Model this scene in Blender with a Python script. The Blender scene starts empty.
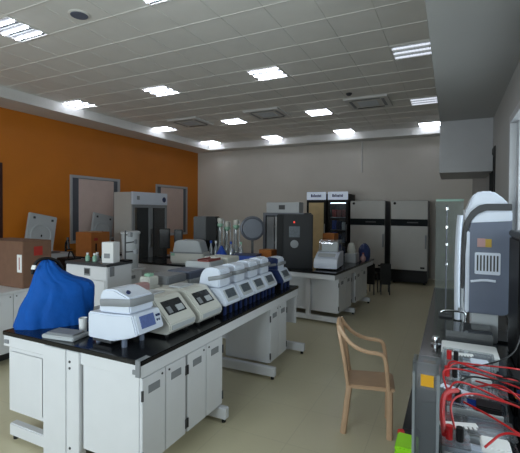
import bpy, bmesh, math, random
from mathutils import Vector, Matrix, Euler
random.seed(7)
R = math.radians
S = bpy.context.scene
COL = S.collection

# ------------------------------------------------------------------ camera
F, CW = 394.0, 520.0
CAM = Vector((0, 0, 1.6))
ROT = Matrix.Rotation(R(25.86), 3, 'Z') @ Matrix.Rotation(R(89.0), 3, 'X') @ Matrix.Rotation(R(0.35), 3, 'Z')
cd = bpy.data.cameras.new('camera'); cam = bpy.data.objects.new('camera', cd); COL.objects.link(cam)
cd.sensor_fit = 'HORIZONTAL'; cd.sensor_width = 36; cd.lens = F / CW * 36
cd.shift_y = -8.6 / CW; cd.clip_start = 0.05
cam.matrix_world = Matrix.Translation(CAM) @ ROT.to_4x4()
S.camera = cam

# ------------------------------------------------------------------ materials
def lin(h):
    h = h.lstrip('#'); o = []
    for i in (0, 2, 4):
        c = int(h[i:i+2], 16) / 255
        o.append(c / 12.92 if c <= .04045 else ((c + .055) / 1.055) ** 2.4)
    return (*o, 1)
def mat(name, col, rough=.5, metal=0, var=.06, scale=6, bump=0, bscale=60, spec=.5, coat=0):
    m = bpy.data.materials.new(name); m.use_nodes = True
    nt = m.node_tree; b = nt.nodes['Principled BSDF']
    b.inputs['Roughness'].default_value = rough; b.inputs['Metallic'].default_value = metal
    b.inputs['Specular IOR Level'].default_value = spec
    b.inputs['Coat Weight'].default_value = coat
    c = lin(col)
    tc = nt.nodes.new('ShaderNodeTexCoord')
    n = nt.nodes.new('ShaderNodeTexNoise'); n.inputs['Scale'].default_value = scale; n.inputs['Detail'].default_value = 4
    nt.links.new(tc.outputs['Object'], n.inputs['Vector'])
    r = nt.nodes.new('ShaderNodeValToRGB')
    r.color_ramp.elements[0].position = .3; r.color_ramp.elements[1].position = .7
    r.color_ramp.elements[0].color = (*[x * (1 - var) for x in c[:3]], 1)
    r.color_ramp.elements[1].color = (*[min(1, x * (1 + var)) for x in c[:3]], 1)
    nt.links.new(n.outputs['Fac'], r.inputs['Fac']); nt.links.new(r.outputs['Color'], b.inputs['Base Color'])
    if bump:
        n2 = nt.nodes.new('ShaderNodeTexNoise'); n2.inputs['Scale'].default_value = bscale
        nt.links.new(tc.outputs['Object'], n2.inputs['Vector'])
        bp = nt.nodes.new('ShaderNodeBump'); bp.inputs['Strength'].default_value = bump; bp.inputs['Distance'].default_value = .01
        nt.links.new(n2.outputs['Fac'], bp.inputs['Height']); nt.links.new(bp.outputs['Normal'], b.inputs['Normal'])
    return m
def clear(name, tint, refl=.12, rough=.03, frost=0):
    m = bpy.data.materials.new(name); m.use_nodes = True
    nt = m.node_tree; nt.nodes.clear()
    o = nt.nodes.new('ShaderNodeOutputMaterial'); mx = nt.nodes.new('ShaderNodeMixShader')
    t = nt.nodes.new('ShaderNodeBsdfTransparent'); t.inputs['Color'].default_value = lin(tint)
    g = nt.nodes.new('ShaderNodeBsdfGlossy'); g.inputs['Roughness'].default_value = rough
    lw = nt.nodes.new('ShaderNodeLayerWeight'); lw.inputs['Blend'].default_value = .25
    ad = nt.nodes.new('ShaderNodeMath'); ad.operation = 'MULTIPLY_ADD'; ad.inputs[1].default_value = .6; ad.inputs[2].default_value = refl
    ad.use_clamp = True
    nt.links.new(lw.outputs['Fresnel'], ad.inputs[0]); nt.links.new(ad.outputs[0], mx.inputs['Fac'])
    if frost:
        df = nt.nodes.new('ShaderNodeBsdfDiffuse'); df.inputs['Color'].default_value = (.8, .84, .88, 1)
        m2 = nt.nodes.new('ShaderNodeMixShader'); m2.inputs['Fac'].default_value = frost
        nt.links.new(t.outputs[0], m2.inputs[1]); nt.links.new(df.outputs[0], m2.inputs[2]); t = m2
    nt.links.new(t.outputs[0], mx.inputs[1]); nt.links.new(g.outputs[0], mx.inputs[2]); nt.links.new(mx.outputs[0], o.inputs['Surface'])
    return m
def emit(name, col, s):
    m = bpy.data.materials.new(name); m.use_nodes = True
    b = m.node_tree.nodes['Principled BSDF']; b.inputs['Base Color'].default_value = lin(col)
    b.inputs['Emission Color'].default_value = lin(col); b.inputs['Emission Strength'].default_value = s
    return m

M = dict(
    white=mat('cabinet white', 'dcdde0', .35, var=.02),
    panel=mat('cabinet grey white', 'cfd0d2', .4, var=.02),
    black=mat('epoxy worktop', '14161a', .16, var=.15, scale=20),
    darkgrey=mat('dark grey metal', '3a3b3e', .45, var=.08),
    grey=mat('mid grey plastic', '85888c', .5, var=.05),
    charcoal=mat('charcoal metal', '242528', .5, var=.06, spec=.3),
    lgrey=mat('light grey plastic', 'b4b8bb', .45, var=.03),
    bluegrey=mat('blue grey plastic', '646c7e', .4, var=.04),
    coolwhite=mat('cool white plastic', 'd8dfec', .35, var=.02),
    cream=mat('cream grey plastic', 'cdccc4', .45, var=.03),
    blackp=mat('black plastic', '0e0e10', .5, var=.1, spec=.25),
    rubber=mat('black rubber', '0c0c0c', .7),
    navy=mat('navy plastic', '1f2f5c', .4),
    tarp=mat('blue cover cloth', '0350a4', .75, var=.1, scale=9, spec=.25, bump=.5, bscale=16),
    bluep=mat('blue plastic', '1846a8', .45, var=.1),
    carton=mat('brown cardboard', '755644', .85, var=.07, scale=14),
    cartono=mat('orange cardboard', 'a5632c', .85, var=.07, scale=14),
    paper=mat('white paper', 'e6e7e6', .7, var=.02),
    red=mat('red print', 'a52a20', .6),
    redp=mat('red plastic', 'b01418', .35),
    rust=mat('dull red plastic', '84403a', .5),
    pink=mat('dusty pink plastic', 'b08a88', .5),
    chair=mat('tan plastic', 'bd9b7c', .4, var=.05, scale=10),
    steel=mat('brushed steel', 'a8abae', .3, 1, var=.05),
    chrome=mat('chrome', 'd8dadd', .12, 1, var=.02),
    freezer=mat('freezer door', 'b3b2ae', .4, var=.02),
    band=mat('freezer band', '10171a', .6, spec=.15),
    alum=mat('grey aluminium', 'b4b6ba', .4, .3, var=.03),
    alumd=mat('dark aluminium', '5f636c', .4, .3, var=.03),
    blind=mat('pinkish blind', 'd2bcb4', .7, var=.03),
    wood=mat('dark red wood', '3a1c16', .5, var=.15),
    screen=mat('lcd screen', '5f6fa5', .2, var=.12, scale=60),
    screeng=mat('grey lcd screen', '525a62', .3, var=.3, scale=70),
    dwin=mat('dark window', '2b2d30', .2, var=.2, scale=40),
    yellow=mat('yellow label', 'e0a418', .5),
    gold=mat('mustard label', 'b29338', .5),
    lime=mat('lime plastic', '8fd21c', .4),
    green=mat('pale green plastic', '8fb8a0', .5),
    tan=mat('tan sheet', 'd4bc8c', .6, var=.06, scale=8),
    signblue=mat('sign blue', '1d2c66', .5),
    tile=mat('ceiling tile', 'e8e6e1', .8, var=.03, scale=3, bump=.1, bscale=150),
    tbar=mat('ceiling bar', 'dedcd6', .35, var=.02),
    gyp=mat('white gypsum', 'd9d8d5', .7, var=.02),
    orange=mat('orange paint', 'c87414', .6, var=.04, scale=2),
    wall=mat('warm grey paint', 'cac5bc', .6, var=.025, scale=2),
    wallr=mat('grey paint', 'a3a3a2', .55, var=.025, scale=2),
    duct=mat('box paint', '9c9c9f', .35, var=.02),
    coollamp=emit('cooler lamp', 'dfe9ff', 6.0),
    tubeoff=emit('dim tube', 'eef3ff', .8),
    tube=emit('lit tube', 'eef3ff', 20.0),
    reflector=mat('louvre reflector', '5a5d61', .5, var=.03),
    led=emit('red led', 'ff4030', 1.0),
    signlit=emit('header white', 'ccd8ea', .28),
    glass=clear('window glass', 'f2f7f6', .06),
    acrylic=clear('clear acrylic', 'f6f8f9', .07, frost=.05),
    acrylicv=clear('cloudy acrylic', 'f6f7f7', .08, frost=.05),
    coolglass=clear('cooler glass', 'e8eef2', .02, rough=.5),
    smoke=clear('smoky acrylic', '80858a', .12, frost=.08),
    greenglass=clear('greenish glass', 'eef5f2', .06, frost=.1),
    greenedge=mat('glass edge', '8fb4a6', .3),
    bottle=clear('clear bottle', 'cdd6d6', .12, frost=.3),
)
def floor_mat():
    m = bpy.data.materials.new('vinyl floor'); m.use_nodes = True
    nt = m.node_tree; b = nt.nodes['Principled BSDF']; b.inputs['Roughness'].default_value = .3
    tc = nt.nodes.new('ShaderNodeTexCoord')
    n = nt.nodes.new('ShaderNodeTexNoise'); n.inputs['Scale'].default_value = 1.2; n.inputs['Detail'].default_value = 6
    r = nt.nodes.new('ShaderNodeValToRGB')
    r.color_ramp.elements[0].color = lin('c6bd9e'); r.color_ramp.elements[1].color = lin('d2caac')
    br = nt.nodes.new('ShaderNodeTexBrick'); br.offset = 0; br.inputs['Scale'].default_value = 1
    br.inputs['Brick Width'].default_value = .5; br.inputs['Row Height'].default_value = .5; br.inputs['Mortar Size'].default_value = .003
    br.inputs['Color1'].default_value = (1, 1, 1, 1); br.inputs['Color2'].default_value = (1, 1, 1, 1); br.inputs['Mortar'].default_value = (.88, .88, .88, 1)
    mx = nt.nodes.new('ShaderNodeMixRGB'); mx.blend_type = 'MULTIPLY'; mx.inputs['Fac'].default_value = 1
    L = nt.links.new
    L(tc.outputs['Object'], n.inputs['Vector']); L(tc.outputs['Object'], br.inputs['Vector']); L(n.outputs['Fac'], r.inputs['Fac'])
    L(r.outputs['Color'], mx.inputs['Color1']); L(br.outputs['Color'], mx.inputs['Color2']); L(mx.outputs['Color'], b.inputs['Base Color'])
    return m
M['floor'] = floor_mat()

# ------------------------------------------------------------------ mesh helpers
class MB:
    def __init__(s): s.b = bmesh.new()
    def _add(s, t, bev=0, seg=2):
        if bev:
            bmesh.ops.bevel(t, geom=list(t.edges), offset=bev, segments=seg, affect='EDGES', clamp_overlap=True)
        me = bpy.data.meshes.new('t'); t.to_mesh(me); t.free(); s.b.from_mesh(me); bpy.data.meshes.remove(me); return s
    def box(s, x0, x1, y0, y1, z0, z1, bev=0, mtx=None):
        t = bmesh.new(); bmesh.ops.create_cube(t, size=1)
        for v in t.verts: v.co = Vector(((x0+x1)/2 + v.co.x*(x1-x0), (y0+y1)/2 + v.co.y*(y1-y0), (z0+z1)/2 + v.co.z*(z1-z0)))
        if bev: bmesh.ops.bevel(t, geom=list(t.edges), offset=bev, segments=2, affect='EDGES', clamp_overlap=True)
        if mtx is not None: bmesh.ops.transform(t, matrix=mtx, verts=t.verts)
        return s._add(t)
    def prism(s, pts, a, b, axis='Y', bev=0):
        # polygon extruded along an axis: Y -> pts are (x,z); X -> (y,z); Z -> (x,y)
        t = bmesh.new()
        def p(u, v, w): return {'Y': (u, w, v), 'X': (w, u, v), 'Z': (u, v, w)}[axis]
        A = [t.verts.new(p(u, v, a)) for u, v in pts]; B = [t.verts.new(p(u, v, b)) for u, v in pts]
        t.faces.new(A); t.faces.new(B[::-1]); n = len(pts)
        for i in range(n): t.faces.new((A[i], B[i], B[(i+1) % n], A[(i+1) % n]))
        bmesh.ops.recalc_face_normals(t, faces=t.faces)
        return s._add(t, bev)
    def cyl(s, p0, p1, r, r2=None, seg=16):
        p0, p1 = Vector(p0), Vector(p1); d = p1 - p0
        t = bmesh.new(); bmesh.ops.create_cone(t, cap_ends=True, segments=seg, radius1=r, radius2=r if r2 is None else r2, depth=d.length)
        q = d.to_track_quat('Z', 'Y').to_matrix().to_4x4(); q.translation = (p0 + p1) / 2
        bmesh.ops.transform(t, matrix=q, verts=t.verts); return s._add(t)
    def lathe(s, prof, c=(0, 0, 0), seg=20, mtx=None):
        t = bmesh.new(); rings = []
        for r, z in prof: rings.append([t.verts.new((r*math.cos(2*math.pi*k/seg), r*math.sin(2*math.pi*k/seg), z)) for k in range(seg)])
        for a, b in zip(rings, rings[1:]):
            for k in range(seg): t.faces.new((a[k], a[(k+1) % seg], b[(k+1) % seg], b[k]))
        t.faces.new(rings[0][::-1]); t.faces.new(rings[-1])
        bmesh.ops.recalc_face_normals(t, faces=t.faces)
        if mtx is not None: bmesh.ops.transform(t, matrix=mtx, verts=t.verts)
        bmesh.ops.translate(t, vec=Vector(c), verts=t.verts); return s._add(t)
    def tube(s, pts, rx, ry=None, seg=10, smooth=0):
        ry = ry or rx; P = [Vector(p) for p in pts]
        for _ in range(smooth):
            Q = [P[0]]
            for a, b in zip(P, P[1:]): Q += [a*.75 + b*.25, a*.25 + b*.75]
            P = Q + [P[-1]]
        t = bmesh.new(); rings = []; up = Vector((0, 0, 1))
        d0 = (P[1]-P[0]).normalized()
        if abs(d0.z) > .9: up = Vector((0, 1, 0))
        for i, p in enumerate(P):
            d = (P[min(i+1, len(P)-1)] - P[max(i-1, 0)]).normalized()
            sd = d.cross(up).normalized(); up = sd.cross(d).normalized()
            rings.append([t.verts.new(p + sd*rx*math.cos(2*math.pi*k/seg) + up*ry*math.sin(2*math.pi*k/seg)) for k in range(seg)])
        for a, b in zip(rings, rings[1:]):
            for k in range(seg): t.faces.new((a[k], a[(k+1) % seg], b[(k+1) % seg], b[k]))
        t.faces.new(rings[0][::-1]); t.faces.new(rings[-1]); bmesh.ops.recalc_face_normals(t, faces=t.faces)
        return s._add(t)
    def quadpatch(s, c, n, up, w, h, th=.004):
        # thin raised rectangle centred at c, facing n
        n = Vector(n).normalized(); up = Vector(up); up = (up - n*up.dot(n)).normalized(); sd = up.cross(n)
        m = Matrix((sd, up, n)).transposed().to_4x4(); m.translation = Vector(c)
        return s.box(-w/2, w/2, -h/2, h/2, -th, th, 0, m)
    def build(s, name, material, parent=None, smooth=False, kind=None):
        me = bpy.data.meshes.new(name); s.b.to_mesh(me); s.b.free()
        me.materials.append(M[material]); o = bpy.data.objects.new(name, me); COL.objects.link(o)
        if smooth:
            for p in me.polygons: p.use_smooth = True
            try: me.set_sharp_from_angle(angle=R(40))
            except Exception: pass
        if parent is not None: o.parent = parent
        if kind: o['kind'] = kind
        return o
def tag(o, label, cat, group=None):
    o['label'] = label; o['category'] = cat
    if group: o['group'] = group
    return o
def thing(name, label, cat, loc=(0, 0, 0), rz=0, group=None):
    o = bpy.data.objects.new(name, None); COL.objects.link(o); o.empty_display_size = .05
    o.location = loc; o.rotation_euler = (0, 0, rz); return tag(o, label, cat, group)
def kids(o): return [c for c in list(COL.objects) if c.parent == o]
def dup(o, loc, label, rz=None, parent=None):
    c = o.copy(); COL.objects.link(c)
    if parent is None:
        c.location = loc; c['label'] = label
        if rz is not None: c.rotation_euler = (0, 0, rz)
    else: c.parent = parent
    for k in kids(o): dup(k, None, None, None, c)
    return c
def wall_with_holes(mb, axis, pos, th, a0, a1, z0, z1, holes):
    # holes: (b0,b1,zb,zt) sorted along the wall
    cur = a0
    def add(p, q, zb, zt):
        if q - p > 1e-4 and zt - zb > 1e-4:
            if axis == 'X': mb.box(min(pos, pos+th), max(pos, pos+th), p, q, zb, zt)
            else: mb.box(p, q, min(pos, pos+th), max(pos, pos+th), zb, zt)
    for b0, b1, zb, zt in sorted(holes):
        add(cur, b0, z0, z1); add(b0, b1, z0, zb); add(b0, b1, zt, z1); cur = b1
    add(cur, a1, z0, z1)

# ------------------------------------------------------------------ room
XL, XR, YF, YB, ZT, ZB = -7.1, .43, 10.2, -1.6, 3.56, 3.385
ZS = 2.7          # underside of the bulkhead along the right wall
MB().box(XL, XR, YB, YF, -.1, 0).build('floor', 'floor', kind='structure')
MB().box(XL-.2, XR+.2, YB-.2, YF+.2, ZT, ZT+.1).build('ceiling', 'tile', kind='structure')
mb = MB()
y = 9.68
while y > YB: mb.box(-6.45, -.14, y-.006, y+.006, ZT-.006, ZT); y -= .48
x = -.21
while x > -6.5: mb.box(x-.0045, x+.0045, YB, 9.8, ZT-.004, ZT); x -= .48
mb.build('trim_1', 'tbar', kind='structure')
MB().box(XL, -6.45, YB, YF, ZB, ZT).box(-6.45, XR, 9.8, YF, ZB, ZT).build('trim_2', 'gyp', kind='structure')
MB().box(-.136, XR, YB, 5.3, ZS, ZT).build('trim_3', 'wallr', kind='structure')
MB().box(-.136, XR, 5.3, 6.42, 2.08, ZT, .006).build('trim_4', 'duct', kind='structure')

LW = [(4.95, 6.3, .95, 2.28), (7.75, 9.15, .95, 2.28)]
LW = [(5.62, 6.98, .9, 2.33), (8.25, 9.64, .9, 2.30)]
mb = MB(); wall_with_holes(mb, 'X', XL, -.2, YB-.2, YF+.2, 0, ZT, LW + [(3.05, 4.26, 0, 2.42)])
mb.build('wall_left', 'orange', kind='structure')
mb = MB(); mb.box(XL, XR, YF, YF+.2, 0, ZT); mb.build('wall_back', 'wall', kind='structure')
RW = [(1.05, 3.72, .8, 2.36), (5.0, 5.62, 0, 2.33)]
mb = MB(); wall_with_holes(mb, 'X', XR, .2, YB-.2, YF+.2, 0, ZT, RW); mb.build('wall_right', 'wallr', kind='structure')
FW = [(-5.8, -3.4, .9, 2.5), (-2.9, -.5, .9, 2.5)]
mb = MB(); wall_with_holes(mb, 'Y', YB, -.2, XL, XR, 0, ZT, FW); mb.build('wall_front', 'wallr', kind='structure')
MB().box(XL, XL+.015, 4.26, YF, 0, .09).box(XL, XR, YF-.015, YF, 0, .09).build('baseboard_back', 'wall', kind='structure')

def window(n, axis, pos, a0, a1, z0, z1, depth=.14, blind=False, sgn=-1, mulls=1):
    fr = MB(); w = .055
    def bx(b, p, q, zb, zt, d0, d1):
        lo, hi = sorted((pos + sgn*d0, pos + sgn*d1))
        if axis == 'X': b.box(lo, hi, p, q, zb, zt)
        else: b.box(p, q, lo, hi, zb, zt)
    for p, q, zb, zt in ((a0, a0+w, z0, z1), (a1-w, a1, z0, z1), (a0+w, a1-w, z0, z0+w), (a0+w, a1-w, z1-w, z1)): bx(fr, p, q, zb, zt, -.02, depth)
    o = fr.build('window_%d' % n, 'alum', kind='structure')
    i = MB()
    for k in range(mulls+2):
        c = a0+w+.05 + (a1-a0-2*w-.1)*k/(mulls+1); bx(i, c-.045, c+.045, z0+w, z1-w, .03, .07)
    i.build('sash', 'alumd' if blind else 'alum', o)
    g = MB(); bx(g, a0+w, a1-w, z0+w, z1-w, .045, .051); g.build('pane', 'glass', o)
    if blind:
        b = MB(); bx(b, a0+w+.17, a1-w-.12, z0+w+.01, z1-w-.01, .005, .012); b.build('blind', 'blind', o)
        b = MB(); bx(b, a0+w, a0+w+.17, z0+w, z1-w, .008, .02); bx(b, a1-w-.12, a1-w, z0+w, z1-w, .008, .02); b.build('side_panel', 'alumd', o)
    return o
window(1, 'X', XL, *LW[0], blind=True, mulls=0); window(2, 'X', XL, *LW[1], blind=True, mulls=0)
window(3, 'X', XR, *RW[0], sgn=1, mulls=2)
window(4, 'Y', YB, *FW[0], mulls=2); window(5, 'Y', YB, *FW[1], mulls=2)
# dark wooden door at the left edge
d = MB().box(XL-.12, XL+.01, 4.19, 4.26, 0, 2.42).box(XL-.12, XL+.01, 3.05, 3.12, 0, 2.42).box(XL-.12, XL+.01, 3.12, 4.19, 2.35, 2.42).build('door_1', 'wood', kind='structure')
MB().box(XL-.1, XL-.05, 3.12, 4.19, 0, 2.35).build('door_leaf', 'wood', d)
MB().box(XL-.05, XL-.01, 3.2, 3.23, .95, 1.08).build('door_handle', 'steel', d)
d = MB().box(XR-.012, XR+.12, 5.0, 5.06, 0, 2.33).box(XR-.012, XR+.12, 5.56, 5.62, 0, 2.33).box(XR-.012, XR+.12, 5.06, 5.56, 2.27, 2.33).build('door_2', 'blackp', kind='structure')
MB().box(XR+.05, XR+.09, 5.06, 5.56, 0, 2.27).build('door_leaf', 'darkgrey', d)
MB().box(XR+.0, XR+.05, 5.1, 5.13, .95, 1.08).build('door_handle', 'steel', d)

# ------------------------------------------------------------------ ceiling fixtures
def ceiling_light(lit=True):
    t = thing('ceiling_light', '', 'ceiling light', (0, 0, ZT), 0, 'louvred ceiling lights')
    w = .232
    MB().box(-w, w, -w, -w+.014, -.012, -.0005).box(-w, w, w-.014, w, -.012, -.0005).box(-w, -w+.014, -w+.014, w-.014, -.012, -.0005).box(w-.014, w, -w+.014, w-.014, -.012, -.0005).build('frame', 'tbar', t)
    MB().box(-w+.014, w-.014, -w+.014, w-.014, -.004, -.0005).build('reflector', 'reflector' if lit else 'paper', t)
    for k in (-1, 0, 1): MB().cyl((-w+.02, k*.148, -.016), (w-.02, k*.148, -.016), .0105, seg=8).build('tube', 'tube' if lit else 'tubeoff', t)
    mb = MB()
    for k in (-1, 1): mb.box(-w+.014, w-.014, k*.074-.004, k*.074+.004, -.016, -.004)
    for k in range(11):
        x = -w+.014 + (2*w-.028)*(k+.5)/11; mb.box(x-.0012, x+.0012, -w+.014, w-.014, -.0295, -.0275)
    mb.build('louvre', 'lgrey' if lit else 'paper', t)
    return t
L0 = ceiling_light(); U0 = ceiling_light(False); first = True; ufirst = True
cols = [(-.45, 'beside the right bulkhead'), (-2.37, 'third column from orange wall'), (-4.29, 'second column from orange wall'), (-6.21, 'column beside orange wall')]
rows = [(2.72, 'nearest row'), (5.12, 'second row'), (7.52, 'third row'), (9.55, 'last row at far wall')]
for ry, rn in rows:
    for cx, cn in cols:
        if ry < 3 and cx in (-.45, -6.21): continue
        off = cx == -.45 and ry < 8
        lb = '%s louvred ceiling light, %s, %s' % ('dim' if off else 'lit', rn, cn)
        if off:
            if ufirst: U0.location = (cx, ry, ZT); U0['label'] = lb; ufirst = False
            else: dup(U0, (cx, ry, ZT), lb)
        elif first: L0.location = (cx, ry, ZT); L0['label'] = lb; first = False
        else: dup(L0, (cx, ry, ZT), lb)
def cassette():
    t = thing('air_conditioner', '', 'air conditioner', (0, 0, ZT), 0, 'ceiling cassette air conditioners')
    w = .37
    MB().box(-w, w, -w, w, -.03, -.0005, .008).build('fascia', 'gyp', t)
    mb = MB()
    for k in range(9): mb.box(-.17, .17, -.17+.04*k, -.15+.04*k, -.036, -.028)
    mb.build('grille', 'lgrey', t)
    for a in range(4):
        m = Matrix.Rotation(a*math.pi/2, 4, 'Z')
        MB().box(-.24, .24, .25, .30, -.033, -.026, 0, m).build('air_slot', 'blackp' if a == 0 else 'grey', t)
    return t
A0 = cassette()
for i, (x, y, n) in enumerate(((-1.35, 7.2, 'nearest the right bulkhead'), (-3.33, 7.2, 'in the middle of the room'), (-5.2, 7.2, 'nearest the orange wall'))):
    lb = 'square white ceiling cassette air conditioner with dark slots, %s' % n
    if i == 0: A0.location = (x, y, ZT); A0['label'] = lb
    else: dup(A0, (x, y, ZT), lb)
t = thing('smoke_detector', 'small round smoke detector on the far ceiling tiles', 'smoke detector', (-1.55, 6.55, ZT))
MB().lathe([(.05, 0), (.05, -.015), (.03, -.035), (.015, -.04)]).build('housing', 'darkgrey', t, True)
t = thing('ceiling_speaker', 'round bluish grey ceiling speaker in the near left tiles', 'speaker', (-3.38, 2.79, ZT))
MB().lathe([(.1, -.0005), (.1, -.008), (.088, -.012)]).build('rim', 'tbar', t, True)
MB().lathe([(.085, -.012), (.08, -.016)]).build('grille', 'bluegrey', t)
t = MB().tube([(-2.06, 10.183, 3.385), (-2.06, 10.183, 2.6)], .018).build('cable_conduit', 'gyp'); tag(t, 'thin pale conduit running down the top of the far wall', 'conduit')

# ------------------------------------------------------------------ bench furniture
def door_handle(parent, y, z, x):
    MB().box(x-.004, x+.004, y-.055, y+.055, z-.022, z+.022, .003).build('handle', 'darkgrey', parent)
def base_cabinet(name, label, x0, x1, y0, y1, z0, z1, ndoor, group=None, dx=0, rz=0, hinge=True, loc=None):
    # front faces +X ; local coordinates from the front bottom corner
    t = thing(name, label, 'cabinet', loc or (x1, y0, 0), rz, group)
    W = x1-x0; D = y1-y0
    MB().box(-W, -.02, 0, D, z0, z1, .003).build('body', 'white', t)
    for k in range(ndoor):
        a, b = D*k/ndoor+.003, D*(k+1)/ndoor-.003
        d = MB().box(-.02, 0, a, b, z0+.004, z1-.004, .003).build('door', 'white', t)
        MB().box(-.003, .003, (a+b)/2-.05, (a+b)/2+.05, z1-.105, z1-.058, .002).build('handle', 'grey', d)
        MB().cyl((-.002, b-.03 if k == 0 else a+.03, z1-.03), (.004, b-.03 if k == 0 else a+.03, z1-.03), .007, seg=10).build('lock', 'darkgrey', d)
        if hinge:
            hy = a if k == 0 else b
            for hz in (z0+.07, z1-.1): MB().box(-.004, .006, hy-.006, hy+.006, hz-.03, hz+.03).build('hinge', 'darkgrey', d)
    return t

# bench A : island on the left
AX0, AX1, AY0, AY1 = -2.80, -1.543, 1.675, 4.2
t = thing('lab_bench', 'long white steel island bench with glossy black top, nearest on the left', 'bench', (0, 0, 0))
MB().box(AX0, AX1, AY0, AY1, .727, .757, .004).build('worktop', 'black', t)
MB().box(-2.79, AX1-.006, 1.68, 1.70, .655, .7265).box(AX1-.026, AX1-.006, 1.70, AY1-.02, .655, .7265).box(-2.79, -2.77, 1.70, AY1-.02, .655, .7265).box(-2.77, AX1-.026, AY1-.04, AY1-.02, .655, .7265).build('apron_rail', 'white', t)
MB().box(-2.36, -2.145, 1.665, 1.72, 0, .7265, .004).build('end_post', 'white', t)
p = MB().box(-2.143, -2.03, 1.668, 1.72, 0.02, .7265, .003).build('service_cover', 'white', t)
for z in (.12, .62, .66): MB().cyl((-2.11, 1.664, z), (-2.11, 1.669, z), .008, seg=10).build('screw', 'darkgrey', p)
for y, xa, xb in ((1.69, -2.75, -2.362), (2.52, -2.75, -1.50), (3.38, -2.75, -1.48), (4.15, -2.75, -1.46)):
    f = MB().box(xa, xb, y, y+.055, .03, .115, .006).build('foot_bar', 'white', t)
    for gx in (xa+.03, xb-.03): MB().cyl((gx, y+.027, 0), (gx, y+.027, .03), .016, seg=10).build('glide', 'rubber', f)
for y in (2.52, 3.38, 4.15): MB().box(-2.2, -2.12, y, y+.055, .115, .7265).build('upright', 'white', t)
MB().box(-2.55, -1.56, 4.155, 4.175, .34, .655).build('end_panel', 'white', t)
for x in (-2.755, -1.585): MB().box(x-.02, x+.02, 1.672, 1.681, .675, .70).build('bracket', 'grey', t)
base_cabinet('base_cabinet', 'two door white base cabinet at the near corner of the island', -2.02, -1.55, 1.69, 2.10, .13, .652, 2, 'island base cabinets')
base_cabinet('base_cabinet', 'two door white base cabinet before the knee space of the island', -2.02, -1.55, 2.115, 2.56, .13, .652, 2, 'island base cabinets')
base_cabinet('base_cabinet', 'white base cabinet beyond the knee space, its blank side showing', -2.06, -1.56, 3.46, 3.88, .12, .652, 2, 'island base cabinets')
t = thing('base_cabinet', 'white base cabinet under the far left corner of the island end', 'cabinet', (-2.75, 1.69, 0), 0, 'island base cabinets')
MB().box(0, .385, .0, .8, .205, .652, .004).build('body', 'white', t)
MB().box(.03, .355, -.004, 0, .235, .625, .002).build('side_panel', 'white', t)
t = thing('corner_strap', 'grey strap hanging over the near corner of the black worktop', 'strap', (-1.562, 1.675, 0))
MB().box(-.016, .016, -.008, -.001, .665, .7575).box(-.016, .016, -.008, .08, .7575, .761).build('strap', 'grey', t)
t = bpy.data.objects['strap']

# bench B : far bench, turned slightly
BR = R(-4.9)
def onB(x, y, z=0):
    c, s = math.cos(BR), math.sin(BR); return (-1.4 + x*c - y*s, 5.26 + x*s + y*c, z)
t = thing('lab_bench', 'white steel far bench with black top in front of the freezers', 'bench', onB(0, 0), BR)
MB().box(-.99, 0, 0, 2.0, .727, .757, .004).build('worktop', 'black', t)
MB().box(-.97, -.02, .02, .04, .655, .7265).box(-.04, -.02, .04, 1.98, .655, .7265).build('apron_rail', 'white', t)
for y in (.16, .85, 1.72):
    f = MB().box(-.97, -.0, y, y+.055, .03, .1, .006).build('foot_bar', 'white', t)
    for gx in (-.93, -.03): MB().cyl((gx, y+.027, 0), (gx, y+.027, .03), .016, seg=10).build('glide', 'rubber', f)
    MB().box(-.51, -.45, y, y+.055, .1, .7265).build('upright', 'white', t)
for y0, y1, n in ((.22, .8, 'nearest end of the far bench'), (1.0, 1.66, 'freezer end of the far bench')):
    base_cabinet('base_cabinet', 'white base cabinet under the %s' % n, -.42, 0, 0, y1-y0, .15, .652, 2, 'far bench base cabinets', rz=BR, loc=onB(-.035, y0))
t = thing('base_cabinet', 'white open backed cabinet at the left of the far bench end', 'cabinet', onB(-.98, .2), BR, 'far bench base cabinets')
MB().box(0, .44, .04, .54, .15, .652, .004).build('body', 'white', t)

# bench C : cross bench behind
o = MB().box(-4.9, -2.45, 4.95, 6.1, .727, .757, .004).build('worktop', 'black'); tag(o, 'black worktop of the cross bench before the glass fridge', 'worktop')
t = thing('cross_bench_cabinet', 'long white under bench cabinet below the cross bench', 'cabinet', (-4.9, 4.97, 0))
MB().box(.02, 2.42, 0, 1.1, .1, .7265, .004).build('body', 'panel', t)
for k in range(4): MB().box(.03+.6*k, .62+.6*k, -.016, 0, .12, .64, .003).build('door', 'panel', t)
MB().box(.1, 2.3, .06, 1.04, 0, .1).build('plinth', 'darkgrey', t)
# bench D : left bench
o = MB().box(-5.4, -4.06, 1.3, 4.5, .727, .757, .004).build('worktop', 'panel'); tag(o, 'pale worktop of the left bench holding the big brown carton', 'worktop')
M['white2'] = M['white']
for k in range(4):
    y0 = 1.42 + .76*k
    n = ['out of reach at the near end', 'below the big brown carton', 'behind the blue cover', 'at its far end'][k]
    base_cabinet('base_cabinet', 'white cupboard of the left bench %s' % n, -5.35, -4.08, y0, y0+.75, .12, .7265, 2, 'left bench cupboards', hinge=False)
MB().box(-5.3, -4.25, 1.4, 4.4, 0, .12).build('bench_plinth', 'darkgrey')
tag(bpy.data.objects['bench_plinth'], 'dark recessed plinth under the left bench', 'plinth')
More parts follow.
